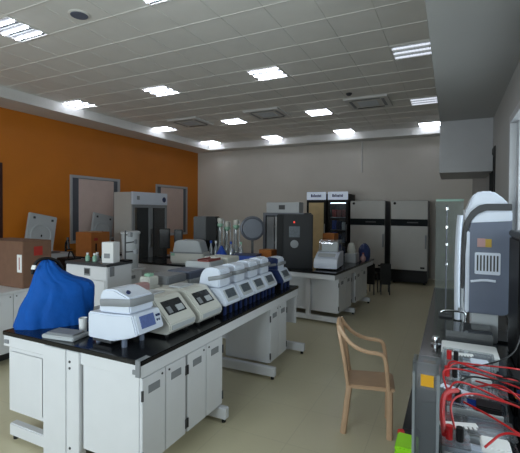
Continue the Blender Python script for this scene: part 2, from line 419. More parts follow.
# bench E : wall bench by the orange wall
o = MB().box(-7.05, -5.68, 4.98, 5.88, .727, .757, .004).build('worktop', 'black'); tag(o, 'black worktop by the orange wall under the orange carton', 'worktop')
t = thing('wall_bench_cabinet', 'pale cabinet under the bench by the orange wall', 'cabinet', (-7.0, 5.0, 0))
MB().box(0, 1.25, 0, .86, 0, .7265, .004).build('body', 'panel', t)
for k in range(2): MB().box(1.25, 1.266, .01+.43*k, .42+.43*k, .1, .7, .003).build('door', 'panel', t)

# right bench
o = MB().box(-.16, .42, .55, 4.82, .727, .757, .004).build('worktop', 'black'); tag(o, 'glossy black worktop of the right hand wall bench', 'worktop')
t = thing('wall_bench_cabinet', 'dark cabinet run under the right hand wall bench', 'cabinet', (0, 0, 0))
MB().box(-.12, .42, .6, 4.78, .08, .7265, .004).build('body', 'darkgrey', t)
for k in range(6): MB().box(-.136, -.12, .62+.69*k, 1.29+.69*k, .1, .71, .003).build('door', 'darkgrey', t)
MB().box(-.08, .4, .65, 4.7, 0, .08).build('plinth', 'blackp', t)

# ------------------------------------------------------------------ things on bench A
ZW = .7575
# blue covered machine
t = thing('covered_machine', 'machine draped in a crumpled bright blue cover on the island', 'covered machine', (-2.66, 1.98, ZW), R(52))
prof = [(0, -.262, .25, .16), (.06, -.25, .255, .155), (.12, -.235, .262, .15), (.19, -.2, .268, .145), (.25, -.175, .268, .14), (.285, -.165, .255, .13), (.31, -.155, .215, .12), (.335, -.148, .13, .105), (.39, -.13, .05, .09), (.43, -.115, .015, .075), (.46, -.095, -.01, .055), (.472, -.07, -.04, .02)]
rings = [(z, (l+r)/2, (r-l)/2, ry) for z, l, r, ry in prof]
from mathutils import noise
def lerp_ring(q):
    for r0, r1 in zip(rings, rings[1:]):
        if q <= r1[0]:
            w = (q-r0[0])/(r1[0]-r0[0]); return [p*(1-w)+r*w for p, r in zip(r0, r1)]
    return rings[-1]
b = bmesh.new(); prev = None; NS = 120; NZ = 44
for iz in range(NZ+1):
    z, cx, rx, ry = lerp_ring(.472*iz/NZ)
    ring = []
    for k in range(NS):
        a = 2*math.pi*k/NS; c, sn = math.cos(a), math.sin(a); f = max(0, 1-z/.52)
        q = (abs(c)**2.6+abs(sn)**2.6)**(-1/2.6)
        n1 = noise.ridged_multi_fractal(Vector((c*2.1+z*1.5, sn*2.1, z*2.2)), .9, 2.0, 3, 1.0, 2.0)
        n2 = abs(math.sin(5.5*a+z*6+1.5*noise.noise(Vector((c*2, sn*2, z*5)))))
        rip = 1 + ((n1-1.2)*.045 + (n2-.6)*.075)*(.35+.65*f)
        ring.append(b.verts.new((cx+rx*q*c*rip, ry*q*sn*rip, z + (.01*noise.noise(Vector((c*3, sn*3, z*8))) if z > .2 else 0))))
    if prev:
        for k in range(NS): b.faces.new((prev[k], prev[(k+1) % NS], ring[(k+1) % NS], ring[k]))
    prev = ring
b.faces.new(prev)
bmesh.ops.recalc_face_normals(b, faces=b.faces)
m = MB(); m.b.free(); m.b = b; o = m.build('cover', 'tarp', t, True)
sm = o.modifiers.new('s', 'SUBSURF'); sm.levels = sm.render_levels = 1
MB().tube([(-.15, .0, .37), (-.13, .0, .46), (-.06, .0, .49), (.03, .02, .45), (.06, .03, .34)], .012, smooth=2).build('carry_handle', 'blackp', t, True)
MB().quadpatch((-.135, -.085, .43), (-.6, -.7, .4), (0, 0, 1), .032, .03).build('highlight_patch', 'paper', t)  # white patch standing in for a small highlight by the handle
# tray and cup
t = thing('instrument_tray', 'flat grey tray on the island in front of the blue cover', 'tray', (-2.32, 1.755, ZW), R(8))
MB().box(-.1, .16, -.05, .1, 0, .025, .006).build('base', 'lgrey', t); MB().box(-.08, .14, -.03, .08, .025, .036, .004).build('lid', 'grey', t)
t = thing('paper_cup', 'small white beaker cup standing beside the blue cover', 'cup', (-2.30, 1.925, ZW))
MB().lathe([(.024, 0), (.028, .09), (.026, .088), (.022, .006)]).build('cup', 'paper', t, True)

def cyclerA(loc, rz=0):
    t = thing('thermal_cycler', 'large white thermal cycler with blue display nearest on the island', 'thermal cycler', loc, rz)
    # local: x toward the aisle, y along the bench
    MB().prism([(-.2, .04), (0, .04), (.14, .075), (.205, .10), (.165, .215), (.02, .205), (-.2, .20)], 0, .25, 'Y', .008).build('body', 'coolwhite', t)
    MB().prism([(-.13, .205), (-.115, .32), (-.085, .347), (.0, .355), (.13, .31), (.135, .216), (.02, .209)], .02, .23, 'Y', .01).build('lid', 'coolwhite', t)
    MB().tube([(-.1, .012, .265), (-.02, .008, .275), (.13, .012, .285), (.148, .05, .285), (.148, .21, .285)], .007, .024, smooth=1).build('handle', 'grey', t, True)
    n = (.115, 0, .04)
    MB().quadpatch((.187, .125, .158), n, (0, 0, 1), .21, .115, .003).build('control_panel', 'coolwhite', t)
    d = MB().quadpatch((.190, .11, .165), n, (0, 0, 1), .12, .075, .004).build('display', 'screen', t)
    for k in range(4): MB().quadpatch((.189+.0, .195+.018*(k % 2), .18-.03*(k//2)), n, (0, 0, 1), .012, .014, .005).build('button', 'navy', t)
    MB().cyl((.09, .05, .337), (.095, .05, .345), .014, seg=12).build('badge', 'navy', t)
    MB().box(-.19, -.03, .03, .22, .012, .04).build('base', 'darkgrey', t)
    for fx, fy in ((-.16, .05), (-.16, .2), (.06, .05), (.06, .2)): MB().cyl((fx, fy, 0), (fx, fy, .06), .017, seg=12).build('foot', 'bluegrey', t)
    return t
cyclerA((-1.86, 1.76, ZW))
def cyclerB(loc, label):
    t = thing('thermal_cycler', label, 'thermal cycler', loc, 0, 'grey thermal cyclers with dark windows')
    MB().prism([(-.30, .02), (.12, .02), (.15, .05), (.15, .09), (-.0, .245), (-.06, .25), (-.30, .235)], 0, .29, 'Y', .008).build('body', 'cream', t)
    n = (.155, 0, .15)
    w = MB().quadpatch((.062, .145, .178), n, (0, 0, 1), .2, .11, .004).build('window', 'dwin', t)
    MB().quadpatch((.08, .19, .165), n, (0, 0, 1), .07, .045, .006).build('sample_block', 'lgrey', w)
    MB().quadpatch((.078, .08, .166), n, (0, 0, 1), .04, .05, .006).build('keypad', 'grey', w)
    MB().box(-.2, -.08, .06, .23, .247, .258, .004).build('grip', 'lgrey', t)
    MB().box(.149, .153, .02, .27, .055, .085).build('front_strip', 'lgrey', t)
    for fx, fy in ((-.26, .04), (-.26, .25), (.09, .04), (.09, .25)): MB().cyl((fx, fy, 0), (fx, fy, .022), .014, seg=10).build('foot', 'rubber', t)
    return t
b1 = cyclerB((-1.79, 2.05, ZW), 'grey white thermal cycler with dark window, next behind the display cycler')
dup(b1, (-1.77, 2.38, ZW), 'grey white thermal cycler with dark window, just before the blue grey row')
def cyclerR(loc, label, navy=False):
    t = thing('thermal_cycler', label, 'thermal cycler', loc, 0, 'row of sloped thermal cyclers')
    X = -1.66; Z = .7575
    low = [(-1.878, .965), (-1.652, .972), (-1.585, .862), (-1.592, .835), (-1.758, .828), (-1.85, .922)]
    up = [(-1.868, .969), (-1.845, 1.079), (-1.808, 1.122), (-1.755, 1.136), (-1.69, 1.132), (-1.66, 1.115), (-1.66, .976)]
    lo = [(a-X, c-Z) for a, c in low]; u = [(a-X, (c-Z)*(.82 if navy else 1)+(.035 if navy else 0)) for a, c in up]
    MB().prism(lo, 0, .245, 'Y', .007).build('body', 'coolwhite', t)
    MB().prism(u, .012, .185, 'Y', .01).build('lid', 'coolwhite', t)
    hz = -.03 if navy else 0
    MB().tube([(p[0], p[1], p[2]+hz) for p in [(-.10, .004, .285), (.0, .004, .305), (.022, .03, .31), (.022, .175, .31), (0, .192, .305), (-.1, .192, .285)]], .007, .018, smooth=1).build('handle', 'grey', t, True)
    n = (.11, 0, .067)
    d = MB().quadpatch((.044, .122, .152), n, (0, 0, 1), .18, .1, .003).build('control_panel', 'lgrey', t)
    MB().quadpatch((.040, .122, .164), n, (0, 0, 1), .13, .07, .008).build('display', 'screeng', d)
    if navy:
        MB().prism([(a*1.0, c) for a, c in lo], -.012, .001, 'Y', .003).build('side_cover', 'navy', t)
        MB().prism([(a, c) for a, c in u], .0, .013, 'Y', .003).build('lid_cover', 'navy', t)
    MB().box(-.19, .035, .012, .233, .0, .075).build('base', 'blackp', t)
    for fy in (.03, .122, .215): MB().box(.02, .05, fy-.016, fy+.016, 0, .09, .004).build('foot', 'navy', t)
    return t
r1 = cyclerR((-1.675, 2.70, ZW), 'blue grey sloped thermal cycler, nearest of the row of five')
for i, (y, n) in enumerate(((2.965, 'second'), (3.225, 'third'), (3.48, 'fourth'))):
    dup(r1, (-1.675, y, ZW), 'blue grey sloped thermal cycler, %s of the row of five from the camera' % n)
cyclerR((-1.66, 3.86, ZW), 'navy sided sloped thermal cycler at the far end of the island row', True)
# middle of bench A
def low_box(name, label, cat, loc, sx, sy, sz, m, m2, part='lid', rz=0):
    t = thing(name, label, cat, loc, rz)
    MB().box(-sx/2, sx/2, -sy/2, sy/2, 0, sz*.7, .008).build('body', m, t)
    MB().box(-sx/2+.01, sx/2-.01, -sy/2+.01, sy/2-.01, sz*.7, sz, .01).build(part, m2, t)
    return t
low_box('gel_imager', 'long cream and grey instrument behind the dark window cyclers', 'instrument', (-2.4, 2.93, ZW), .3, .3, .25, 'cream', 'grey')
low_box('gel_imager', 'dark blue grey instrument on the island left of the blue grey row', 'instrument', (-2.4, 3.26, ZW), .3, .3, .25, 'lgrey', 'bluegrey')
low_box('pipette_box', 'pink lidded box on top of the island clutter behind the display cycler', 'box', (-2.19, 2.33, ZW), .1, .24, .27, 'lgrey', 'pink')
t = low_box('reagent_box', 'cream box with green lid among the clutter in the island middle', 'box', (-2.36, 2.66, ZW), .13, .15, .27, 'cream', 'cream')
MB().box(-.03, .03, -.03, .03, .27, .295, .004).build('knob', 'green', t)
low_box('bench_centrifuge', 'white low instrument behind the blue grey row', 'instrument', (-2.42, 3.61, ZW), .34, .3, .3, 'cream', 'lgrey')
low_box('bench_centrifuge', 'white low instrument at the far end behind the blue grey row', 'instrument', (-2.42, 3.97, ZW), .34, .3, .31, 'lgrey', 'cream')
t = thing('red_tray', 'dull red tray lying on the white instrument behind the row', 'tray', (-2.36, 3.61, ZW+.3005)); MB().box(-.07, .07, -.12, .12, 0, .012).box(-.07, -.06, -.12, .12, .012, .025).box(.06, .07, -.12, .12, .012, .025).build('tray', 'rust', t)

# ------------------------------------------------------------------ left side
# white floor chest
t = thing('floor_incubator', 'white floor standing incubator with black top behind the display cycler', 'incubator', (-3.21, 2.98, 0))
MB().box(-.62, 0, 0, .36, .05, 1.005, .008).build('body', 'white', t)
MB().box(-.63, .01, -.01, .37, 1.006, 1.035, .006).build('lid', 'darkgrey', t)
MB().box(-.56, -.06, .06, .3, 0, .05).build('plinth', 'blackp', t)
MB().box(-.6, -.02, -.006, 0, .1, .86, .003).build('door', 'white', t)
MB().box(-.33, -.24, -.004, 0, .9, .98).build('control_panel', 'grey', t)
MB().box(-.32, -.25, -.006, -.003, .92, .97).build('display', 'darkgrey', t)
MB().box(0, .004, .04, .10, .90, 1.0).build('side_label', 'grey', t)
for i, (x, y, m) in enumerate(((-.42, .12, 'green'), (-.36, .2, 'bottle'), (-.31, .12, 'green'), (-.33, .26, 'green'))):
    q = thing('sample_bottle', 'small pale green capped bottle on the incubator top', 'bottle', (-3.21+x, 2.98+y, 1.0355), 0, 'bottles on the incubator')
    MB().lathe([(.022, 0), (.024, .05), (.012, .065), (.012, .07)]).build('bottle', m, q, True); MB().cyl((0, 0, .07), (0, 0, .09), .014).build('cap', 'paper', q)
t = thing('document_holder', 'white paper carton standing at the back of the incubator', 'carton', (-3.31, 3.13, 1.0355), R(12)); MB().box(-.07, .07, -.06, .06, 0, .22, .003).build('carton', 'paper', t)
MB().box(-.04, .03, -.063, -.06, .05, .1).build('print', 'grey', t)
t = thing('clamp_stand', 'dark clamp stand with cross arms at the incubator right corner', 'stand', (-3.245, 3.275, 1.0355))
MB().box(-.06, .06, -.05, .05, 0, .015).build('base', 'blackp', t); MB().cyl((0, 0, .015), (0, 0, .34), .008).build('rod', 'darkgrey', t)
for z, a in ((.1, .3), (.2, 1.2), (.29, -.4)):
    c = MB().cyl((0, 0, z), (.12*math.cos(a), .12*math.sin(a), z+.01), .007).build('clamp_arm', 'darkgrey', t); MB().box(.1*math.cos(a), .15*math.cos(a), .12*math.sin(a)-.02, .12*math.sin(a)+.02, z-.015, z+.035, .004).build('clamp_jaw', 'grey', c)
# brown carton on D
t = thing('cardboard_box', 'big brown cardboard carton with red stamp on the left bench', 'carton', (-4.08, 2.66, ZW))
MB().box(-.75, 0, 0, .33, 0, .5, .004).build('box', 'carton', t)
MB().box(-.75, .001, -.001, .15, .4995, .502).box(-.75, .001, .18, .331, .4995, .502).build('flap', 'carton', t)
MB().box(-.05, -.01, -.002, 0, .0, .499).build('tape', 'carton', t)
MB().box(0, .002, .12, .22, .34, .44).build('stamp', 'red', t)
MB().box(-.1, -.02, -.003, -.001, .17, .36).build('label', 'paper', t)
MB().box(-.065, -.055, -.005, -.003, .2, .33).build('arrow_mark', 'red', t)
t = thing('dustbin', 'light grey lidded bin at the far end of the left bench', 'bin', (-4.22, 4.36, ZW))
MB().lathe([(.11, 0), (.13, .5)]).build('bin', 'lgrey', t, True); MB().lathe([(.14, .5), (.14, .525), (.11, .54)]).build('lid', 'lgrey', t, True)
t = thing('bench_meter', 'black bench meter with cable behind the big brown carton', 'instrument', (-4.5, 3.55, ZW)); MB().box(-.12, .12, -.1, .1, 0, .22, .01).build('body', 'blackp', t); MB().box(.12, .124, -.06, .06, .1, .18).build('display', 'screeng', t)
MB().tube([(.08, -.08, .22), (.14, -.1, .33), (.22, -.12, .3), (.3, -.1, .1), (.3, -.08, .01)], .009, smooth=2).build('cable', 'blackp', t, True)
# centrifuges with raised lids
def centrifuge(loc, label, zb, h, w):
    t = thing('floor_centrifuge', label, 'centrifuge', loc, 0, 'centrifuges with raised lids')
    MB().box(-.3, .3, 0, w, zb, h, .012).build('body', 'lgrey', t)
    MB().lathe([(.2, h), (.2, h+.008), (.17, h+.008)], (0, w/2, 0)).build('rotor_chamber', 'darkgrey', t)
    m = Matrix.Translation((-.28, 0, h+.02)) @ Matrix.Rotation(R(-3), 4, 'Y') @ Matrix.Rotation(R(-11), 4, 'X')
    l = MB().box(-.03, .02, 0, w, 0, .72, .012, m).build('lid', 'lgrey', t)
    mb = MB(); mb.lathe([(.21, 0), (.21, .014), (.185, .014), (.175, .004)], (0, 0, 0), 28, m @ Matrix.Translation((.02, w/2, .34)) @ Matrix.Rotation(R(90), 4, 'Y')); mb.build('lid_ring', 'lgrey', l)
    mb = MB(); mb.box(.02, .03, w*.48, w*.52, .31, .35, 0, m); mb.build('latch', 'blackp', l)
    for q in (.08, w-.12):
        mb = MB(); mb.box(.02, .03, q, q+.04, .62, .66, 0, m); mb.build('bolt', 'darkgrey', l)
    return t
c1 = centrifuge((-6.5, 4.42, 0), 'pale grey floor centrifuge with raised lid behind the big brown carton', 0, .83, .56)
c2 = centrifuge((-6.62, 5.94, 0), 'pale grey floor centrifuge with raised lid between window and fridge', 0, .83, .56)
t = thing('cardboard_box', 'orange brown carton with red print before the wall window', 'carton', (-5.95, 4.99, ZW))
MB().box(-.2, .2, 0, .42, 0, .44, .004).build('box', 'cartono', t); MB().box(.2, .202, .06, .14, .29, .34).build('stamp', 'red', t); MB().box(.2, .202, .09, .12, .1, .24).build('mark', 'blackp', t); MB().box(-.2, .201, .17, .25, .4385, .442).build('tape', 'tan', t)
t = thing('microscope', 'small black microscope at the side of the first raised lid', 'microscope', (-6.45, 5.06, ZW)); 
MB().box(-.08, .08, -.06, .06, 0, .03, .006).build('base', 'blackp', t); MB().tube([(-.05, 0, .03), (-.06, 0, .2), (0, 0, .28), (.03, 0, .26)], .02, smooth=1).build('arm', 'blackp', t, True); MB().cyl((.03, 0, .12), (.0, 0, .33), .022).build('eyepiece_tube', 'darkgrey', t); MB().box(-.02, .07, -.05, .05, .1, .115).build('stage', 'blackp', t)
# glass door fridge against the orange wall
t = thing('glass_door_fridge', 'tall double glass door fridge with white header by the orange wall', 'fridge', (-5.9, 6.14, 0))
FWD = 1.1
MB().box(-.5, -.02, 0, .03, 0, 1.98).box(-.5, -.02, FWD-.03, FWD, 0, 1.98).box(-.5, -.47, .03, FWD-.03, 0, 1.98).box(-.47, -.02, .03, FWD-.03, 1.95, 1.98).box(-.47, -.02, .03, FWD-.03, 0, .2).build('body', 'freezer', t)
h = MB().box(-.04, .02, 0, FWD, 1.72, 1.985, .006).build('header', 'coolwhite', t)
MB().cyl((.02, .98, 1.84), (.024, .98, 1.84), .06, seg=20).build('emblem', 'navy', h)
MB().box(.019, .022, .12, .2, 1.82, 1.9).build('thermostat', 'grey', h)
for k in range(2):
    a, b_ = .01+.54*k, .55+.54*k
    d = MB().box(-.02, .015, a, a+.06, .22, 1.715).box(-.02, .015, b_-.06, b_, .22, 1.715).box(-.02, .015, a+.06, b_-.06, .22, .28).box(-.02, .015, a+.06, b_-.06, 1.655, 1.715).build('door', 'grey', t)
    MB().box(-.004, .002, a+.06, b_-.06, .28, 1.655).build('pane', 'smoke', d)
    MB().box(.015, .04, (b_-.03 if k == 0 else a+.01), (b_-.01 if k == 0 else a+.03), .8, 1.2).build('handle', 'steel', d)
MB().box(-.465, -.46, .03, FWD-.03, .2, 1.95).build('back_liner', 'darkgrey', t)
for z in (.55, .85, 1.15, 1.42): MB().box(-.44, -.06, .04, FWD-.04, z, z+.015).build('shelf', 'steel', t)
for i, (z, ys, m) in enumerate(((.866, (.66, .82, .97), 'bluep'), (.566, (.2, .4), 'darkgrey'), (1.166, (.75, .95), 'grey'))):
    for j, yy in enumerate(ys):
        q = MB().box(-5.9-.32, -5.9-.12, 6.14+yy-.06, 6.14+yy+.06, z, z+.16, .006).build('storage_box', m)
        tag(q, 'storage box inside the glass door fridge, %s shelf, place %d from its near side' % (['second', 'lowest', 'third'][i], j+1), 'box', 'boxes in the fridge')

# ------------------------------------------------------------------ on bench C
def px(u, v, Y):
    # point of the plane y=Y seen at a pixel, used only to work out real positions on the benches
    d = ROT @ Vector(((u-260)/F, -(v+8.6-226.5)/F, -1)); k = Y/d.y; return CAM + d*k
t = thing('desktop_printer', 'pale grey bench instrument with stepped lid on the cross bench', 'instrument', (-3.78, 5.12, ZW), R(14))
MB().box(-.28, .28, 0, .36, .0, .17, .02).build('body', 'cream', t); MB().prism([(-.25, .17), (-.215, .34), (-.16, .365), (.14, .365), (.2, .34), (.25, .17)], .03, .34, 'Y', .012).build('lid', 'lgrey', t)
MB().box(-.28, .28, -.004, .0, .16, .18).build('seam', 'grey', t); MB().box(-.26, -.2, -.006, 0, .12, .16).build('switch', 'green', t)
t = thing('blue_bag', 'bright blue plastic bag beside the pale stepped instrument', 'bag', (-3.36, 5.5, ZW)); MB().lathe([(.07, 0), (.11, .05), (.09, .14), (.04, .22), (.02, .27)], seg=9).build('bag', 'bluep', t)
def monitor(loc, label, w, h, rz):
    t = thing('computer_monitor', label, 'monitor', loc, rz, 'dark monitors on the cross bench')
    MB().box(-.12, .12, -.08, .08, 0, .02, .006).build('base', 'blackp', t); MB().box(-.03, .03, -.0, .03, .02, .25).build('stand', 'blackp', t)
    p = MB().box(-w/2, w/2, -.03, 0, .16, .16+h, .008).build('housing', 'blackp', t); MB().box(-w/2+.02, w/2-.02, -.033, -.03, .18, .14+h).build('screen', 'dwin', p)
    return t
monitor((-4.62, 5.62, ZW), 'black monitor just right of the glass door fridge', .2, .36, R(20))
monitor((-4.3, 5.6, ZW), 'small black monitor between the fridge and the tall black case', .15, .35, R(24))
t = thing('computer_case', 'tall black and grey computer case in front of the second window', 'computer', (-4.5, 6.22, 0), R(22))
t.location = (-4.02, 5.68, ZW)
MB().box(-.02, .2, .0, .35, 0, .74, .01).build('side', 'darkgrey', t); MB().box(.2, .38, 0, .35, 0, .74, .008).build('front', 'blackp', t)
# distillation columns
def column(loc, label, h):
    t = thing('distillation_column', label, 'distillation column', loc, 0, 'glass columns on the cross bench')
    MB().box(-.09, .09, -.07, .07, 0, .03, .006).build('base', 'darkgrey', t); MB().cyl((-.06, .04, .03), (-.06, .04, h), .011).build('rod', 'steel', t)
    MB().lathe([(.03, .05), (.06, .1), (.06, .2), (.02, .26), (.02, h-.12)]).build('flask', 'bottle', t, True); MB().lathe([(.03, h-.1), (.05, h-.06), (.045, h-.01), (.02, h)]).build('head', 'cream', t, True)
    MB().cyl((.05, .03, .03), (.05, .03, h-.02), .009).build('side_rod', 'steel', t)
    MB().lathe([(.05, h-.1), (.055, h-.14), (.02, h-.17)]).build('collar', 'green', t)
    return t
P = [(220, 5.9), (227, 6.0), (236, 5.85)]
for i, (u, Y) in enumerate(P):
    p = px(u, 240, Y); column((p.x, Y, ZW), 'tall glass column with white head on the cross bench, %s of three' % ['left', 'middle', 'right'][i], [.72, .66, .7][i])
for i, u in enumerate((211, 216, 231, 241)):
    p = px(u, 240, 5.6); t = thing('glass_bottle', 'clear capped reagent bottle before the glass columns, %s from the left' % ['first', 'second', 'third', 'fourth'][i], 'bottle', (p.x, 5.6, ZW), 0, 'bottles before the glass columns')
    MB().lathe([(.035, 0), (.038, .2), (.015, .26), (.015, .3)]).build('bottle', 'bottle', t, True); MB().cyl((0, 0, .3), (0, 0, .34), .02).build('cap', ['bluep', 'paper', 'bluep', 'green'][i], t)
p = px(252.5, 228, 5.75)
t = thing('drum_lid', 'round grey disc standing upright on the cross bench', 'disc', (p.x, 5.75, ZW), R(25))
MB().lathe([(.19, 0), (.2, .02), (.2, .05), (.17, .06), (.16, .045), (.01, .045)], (0, 0, .56), 32, Matrix.Rotation(R(90), 4, 'X')).build('disc', 'alumd', t, True)
MB().box(-.02, .02, -.03, .01, .02, .4).build('post', 'darkgrey', t); MB().box(-.1, .1, -.09, .07, 0, .02).build('foot', 'darkgrey', t)
p = px(251, 250, 5.5)
t = thing('storage_crate', 'blue plastic crate on the cross bench below the round disc', 'crate', (p.x+.03, 5.3, ZW), R(10)); MB().box(-.19, .19, -.12, .12, 0, .02).box(-.19, -.175, -.12, .12, .02, .17).box(.175, .19, -.12, .12, .02, .17).box(-.175, .175, -.12, -.105, .02, .17).box(-.175, .175, .105, .12, .02, .17).build('crate', 'bluep', t)
MB().box(-.2, .2, -.13, .13, .17, .19, .004).build('lid', 'navy', t)
# steel rack cabinet behind
p0, p1 = px(263, 230, 6.55), px(304, 230, 6.55)
t = thing('steel_cabinet', 'grey steel cabinet with glazed front behind the dark tower', 'cabinet', (p0.x, 6.55, 0)); w = p1.x-p0.x
MB().box(0, .05, 0, .4, 0, 1.57).box(w-.05, w, 0, .4, 0, 1.57).box(.05, w-.05, 0, .4, 1.52, 1.57).box(.05, w-.05, .36, .4, 0, 1.52).box(.05, w-.05, 0, .4, 0, .1).build('body', 'alumd', t)
for k in range(4): MB().box(.06+(w-.12)*k/4, .06+(w-.12)*(k+1)/4-.02, .03, .05, .1, 1.5).build('panel', ['grey', 'lgrey', 'grey', 'darkgrey'][k], t)
for z in (.6, 1.0, 1.3): MB().box(.05, w-.05, .06, .36, z, z+.02).build('shelf', 'steel', t)
t = thing('storage_box', 'pale flat box lying on top of the grey steel cabinet', 'box', (p0.x+.33, 6.75, 1.5705)); MB().box(-.3, .34, -.12, .12, 0, .19, .006).build('box', 'lgrey', t); MB().box(-.05, .07, -.124, -.12, .06, .14).build('label', 'darkgrey', t)
p = px(273, 258, 5.5)
t = thing('cardboard_box', 'small brown carton between the blue crate and the dark tower', 'carton', (-2.52, 5.42, ZW), R(-8)); 
t.location = (p.x-.12, 5.6, ZW)
t.location.z = ZW
MB().box(-.13, .1, -.08, .12, 0, .24, .003).build('box', 'cartono', t); MB().box(-.02, .01, -.081, .121, .239, .242).build('tape', 'tan', t)

# ------------------------------------------------------------------ on bench B
t = thing('biosafety_tower', 'tall charcoal tower instrument with grey display on the far bench', 'instrument', (-2.29, 5.37, ZW), R(19))
MB().box(-.03, .5, 0, .24, 0, .8, .01).build('body', 'charcoal', t)
MB().box(-.031, .06, -.012, -.0, .02, .79).build('door_edge', 'blackp', t)
d = MB().box(.07, .48, -.014, 0, .02, .78, .004).build('door', 'charcoal', t)
MB().box(.15, .31, -.02, -.013, .46, .62, .003).build('display', 'screeng', d); MB().lathe([(.05, 0), (.06, .006), (.03, .01)], (.23, -.014, .36), 16, Matrix.Rotation(R(90), 4, 'X')).build('dial', 'grey', d); MB().box(.215, .235, -.018, -.013, .67, .695).build('indicator', 'led', d)
t = thing('pcr_workstation', 'white sloped front instrument with clear hood on the far bench', 'instrument', onB(-.285, .2, ZW), R(4))
MB().prism([(0, .02), (.52, .02), (.52, .24), (.22, .24), (.03, .15), (0, .09)], -.12, .22, 'X', .008).build('body', 'coolwhite', t)
MB().quadpatch((.05, .11, .205), (0, -.09, .19), (0, 0, 1), .25, .09, .003).build('control_panel', 'lgrey', t)
MB().prism([(.2, .24), (.5, .24), (.5, .42), (.27, .42)], -.1, .2, 'X', .006).build('hood', 'acrylicv', t)
MB().box(-.07, .17, .3, .44, .2405, .38, .004).build('sample_rack', 'lgrey', t)
for fx, fy in ((-.08, .04), (.18, .04), (-.08, .46), (.18, .46)): MB().cyl((fx, fy, 0), (fx, fy, .025), .015, seg=10).build('foot', 'rubber', t)
p = onB(-.22, 1.0, ZW); t = thing('storage_box', 'orange brown box on the far bench behind the sloped instrument', 'box', onB(-.5, 1.02, ZW), BR); MB().box(-.1, .1, 0, .2, 0, .48, .004).build('box', 'cartono', t); MB().box(-.1, .1, -.002, 0, .3, .34).build('tape', 'rust', t)
t = thing('water_bath', 'low grey water bath near the freezer end of the far bench', 'water bath', onB(-.2, 1.2, ZW), BR); MB().box(-.08, .1, 0, .22, 0, .15, .006).build('body', 'lgrey', t); MB().lathe([(.06, .15), (.07, .2), (.05, .3), (.03, .32)], (.0, .1, 0)).build('jar', 'cream', t, True)
t = thing('blue_bag', 'dark blue bundle at the freezer end of the far bench', 'bag', onB(-.07, 1.62, ZW), BR); MB().lathe([(.08, 0), (.1, .08), (.1, .2), (.06, .27), (.02, .3)], seg=9).build('bag', 'navy', t)
t = thing('round_flask', 'small round brownish flask before the dark blue bundle', 'flask', onB(-.05, 1.47, ZW), BR); MB().lathe([(.02, 0), (.045, .03), (.045, .07), (.015, .11), (.015, .13)]).build('flask', 'pink', t, True); MB().cyl((0, 0, .13), (0, 0, .15), .018).build('stopper', 'rust', t)

# ------------------------------------------------------------------ coolers, freezers
def cooler(x0, label, tan):
    t = thing('display_cooler', label, 'display cooler', (x0, 9.22, 0), 0, 'tall display coolers'); w = .5
    MB().box(0, .03, .02, .7, 0, 2.02).box(w-.03, w, .02, .7, 0, 2.02).box(.03, w-.03, .66, .7, 0, 2.02).box(.03, w-.03, .02, .66, 1.82, 2.02).box(.03, w-.03, .02, .66, 0, .2).build('body', 'blackp', t)
    h = MB().box(.01, w-.01, -.02, .02, 1.88, 2.07, .004).build('header', 'signlit', t)
    mb = MB(); x = .12
    for k, (ww, hh) in enumerate(((.035, .07), (.025, .05), (.02, .07), (.025, .05), (.03, .05), (.02, .06), (.025, .05), (.02, .06))):
        mb.box(x, x+ww, -.023, -.02, 1.945, 1.945+hh); x += ww+.008
    mb.build('sign_marks', 'signblue', h)
    d = MB().box(.01, .06, -.01, .02, .2, 1.87).box(w-.06, w-.01, -.01, .02, .2, 1.87).box(.06, w-.06, -.01, .02, .2, .26).box(.06, w-.06, -.01, .02, 1.81, 1.87).build('door', 'blackp', t)
    MB().box(.06, w-.06, .0, .006, .26, 1.81).build('pane', 'tan' if tan else 'coolglass', d); MB().box(w-.045, w-.03, -.035, -.01, .9, 1.3).build('handle', 'steel', d)
    if not tan:
        MB().box(.03, w-.03, .6, .61, .2, 1.82).build('back_liner', 'darkgrey', t)
        MB().cyl((.06, .06, 1.8), (w-.06, .06, 1.8), .01).build('interior_lamp', 'coollamp', t)
        for z in (.55, .85, 1.15, 1.45): MB().box(.04, w-.04, .08, .58, z, z+.015).build('shelf', 'steel', t)
    return t
cooler(-3.2, 'tall black display cooler with its door covered by a tan sheet', True)
cooler(-2.67, 'tall black display cooler with dark shelves of blue and brown packs', False)
for i, (z, row) in enumerate(((1.4655, (('red', .1), ('rust', .09), ('rust', .1))), (1.1655, (('bluep', .14), ('navy', .12), ('paper', .1))), (.8655, (('bluep', .16), ('navy', .1), ('bluegrey', .14))), (.5655, (('navy', .12), ('bluep', .15), ('navy', .1))))):
    for j, (m, hh) in enumerate(row):
        q = MB().box(-2.67+.08+.12*j, -2.67+.18+.12*j, 9.34, 9.5, z, z+hh+.08, .004).build('reagent_pack', m)
        tag(q, 'reagent pack in the right display cooler, %s shelf, %s pack' % (['top', 'second', 'third', 'lowest'][i], ['left', 'middle', 'right'][j]), 'pack', 'packs in the display cooler')
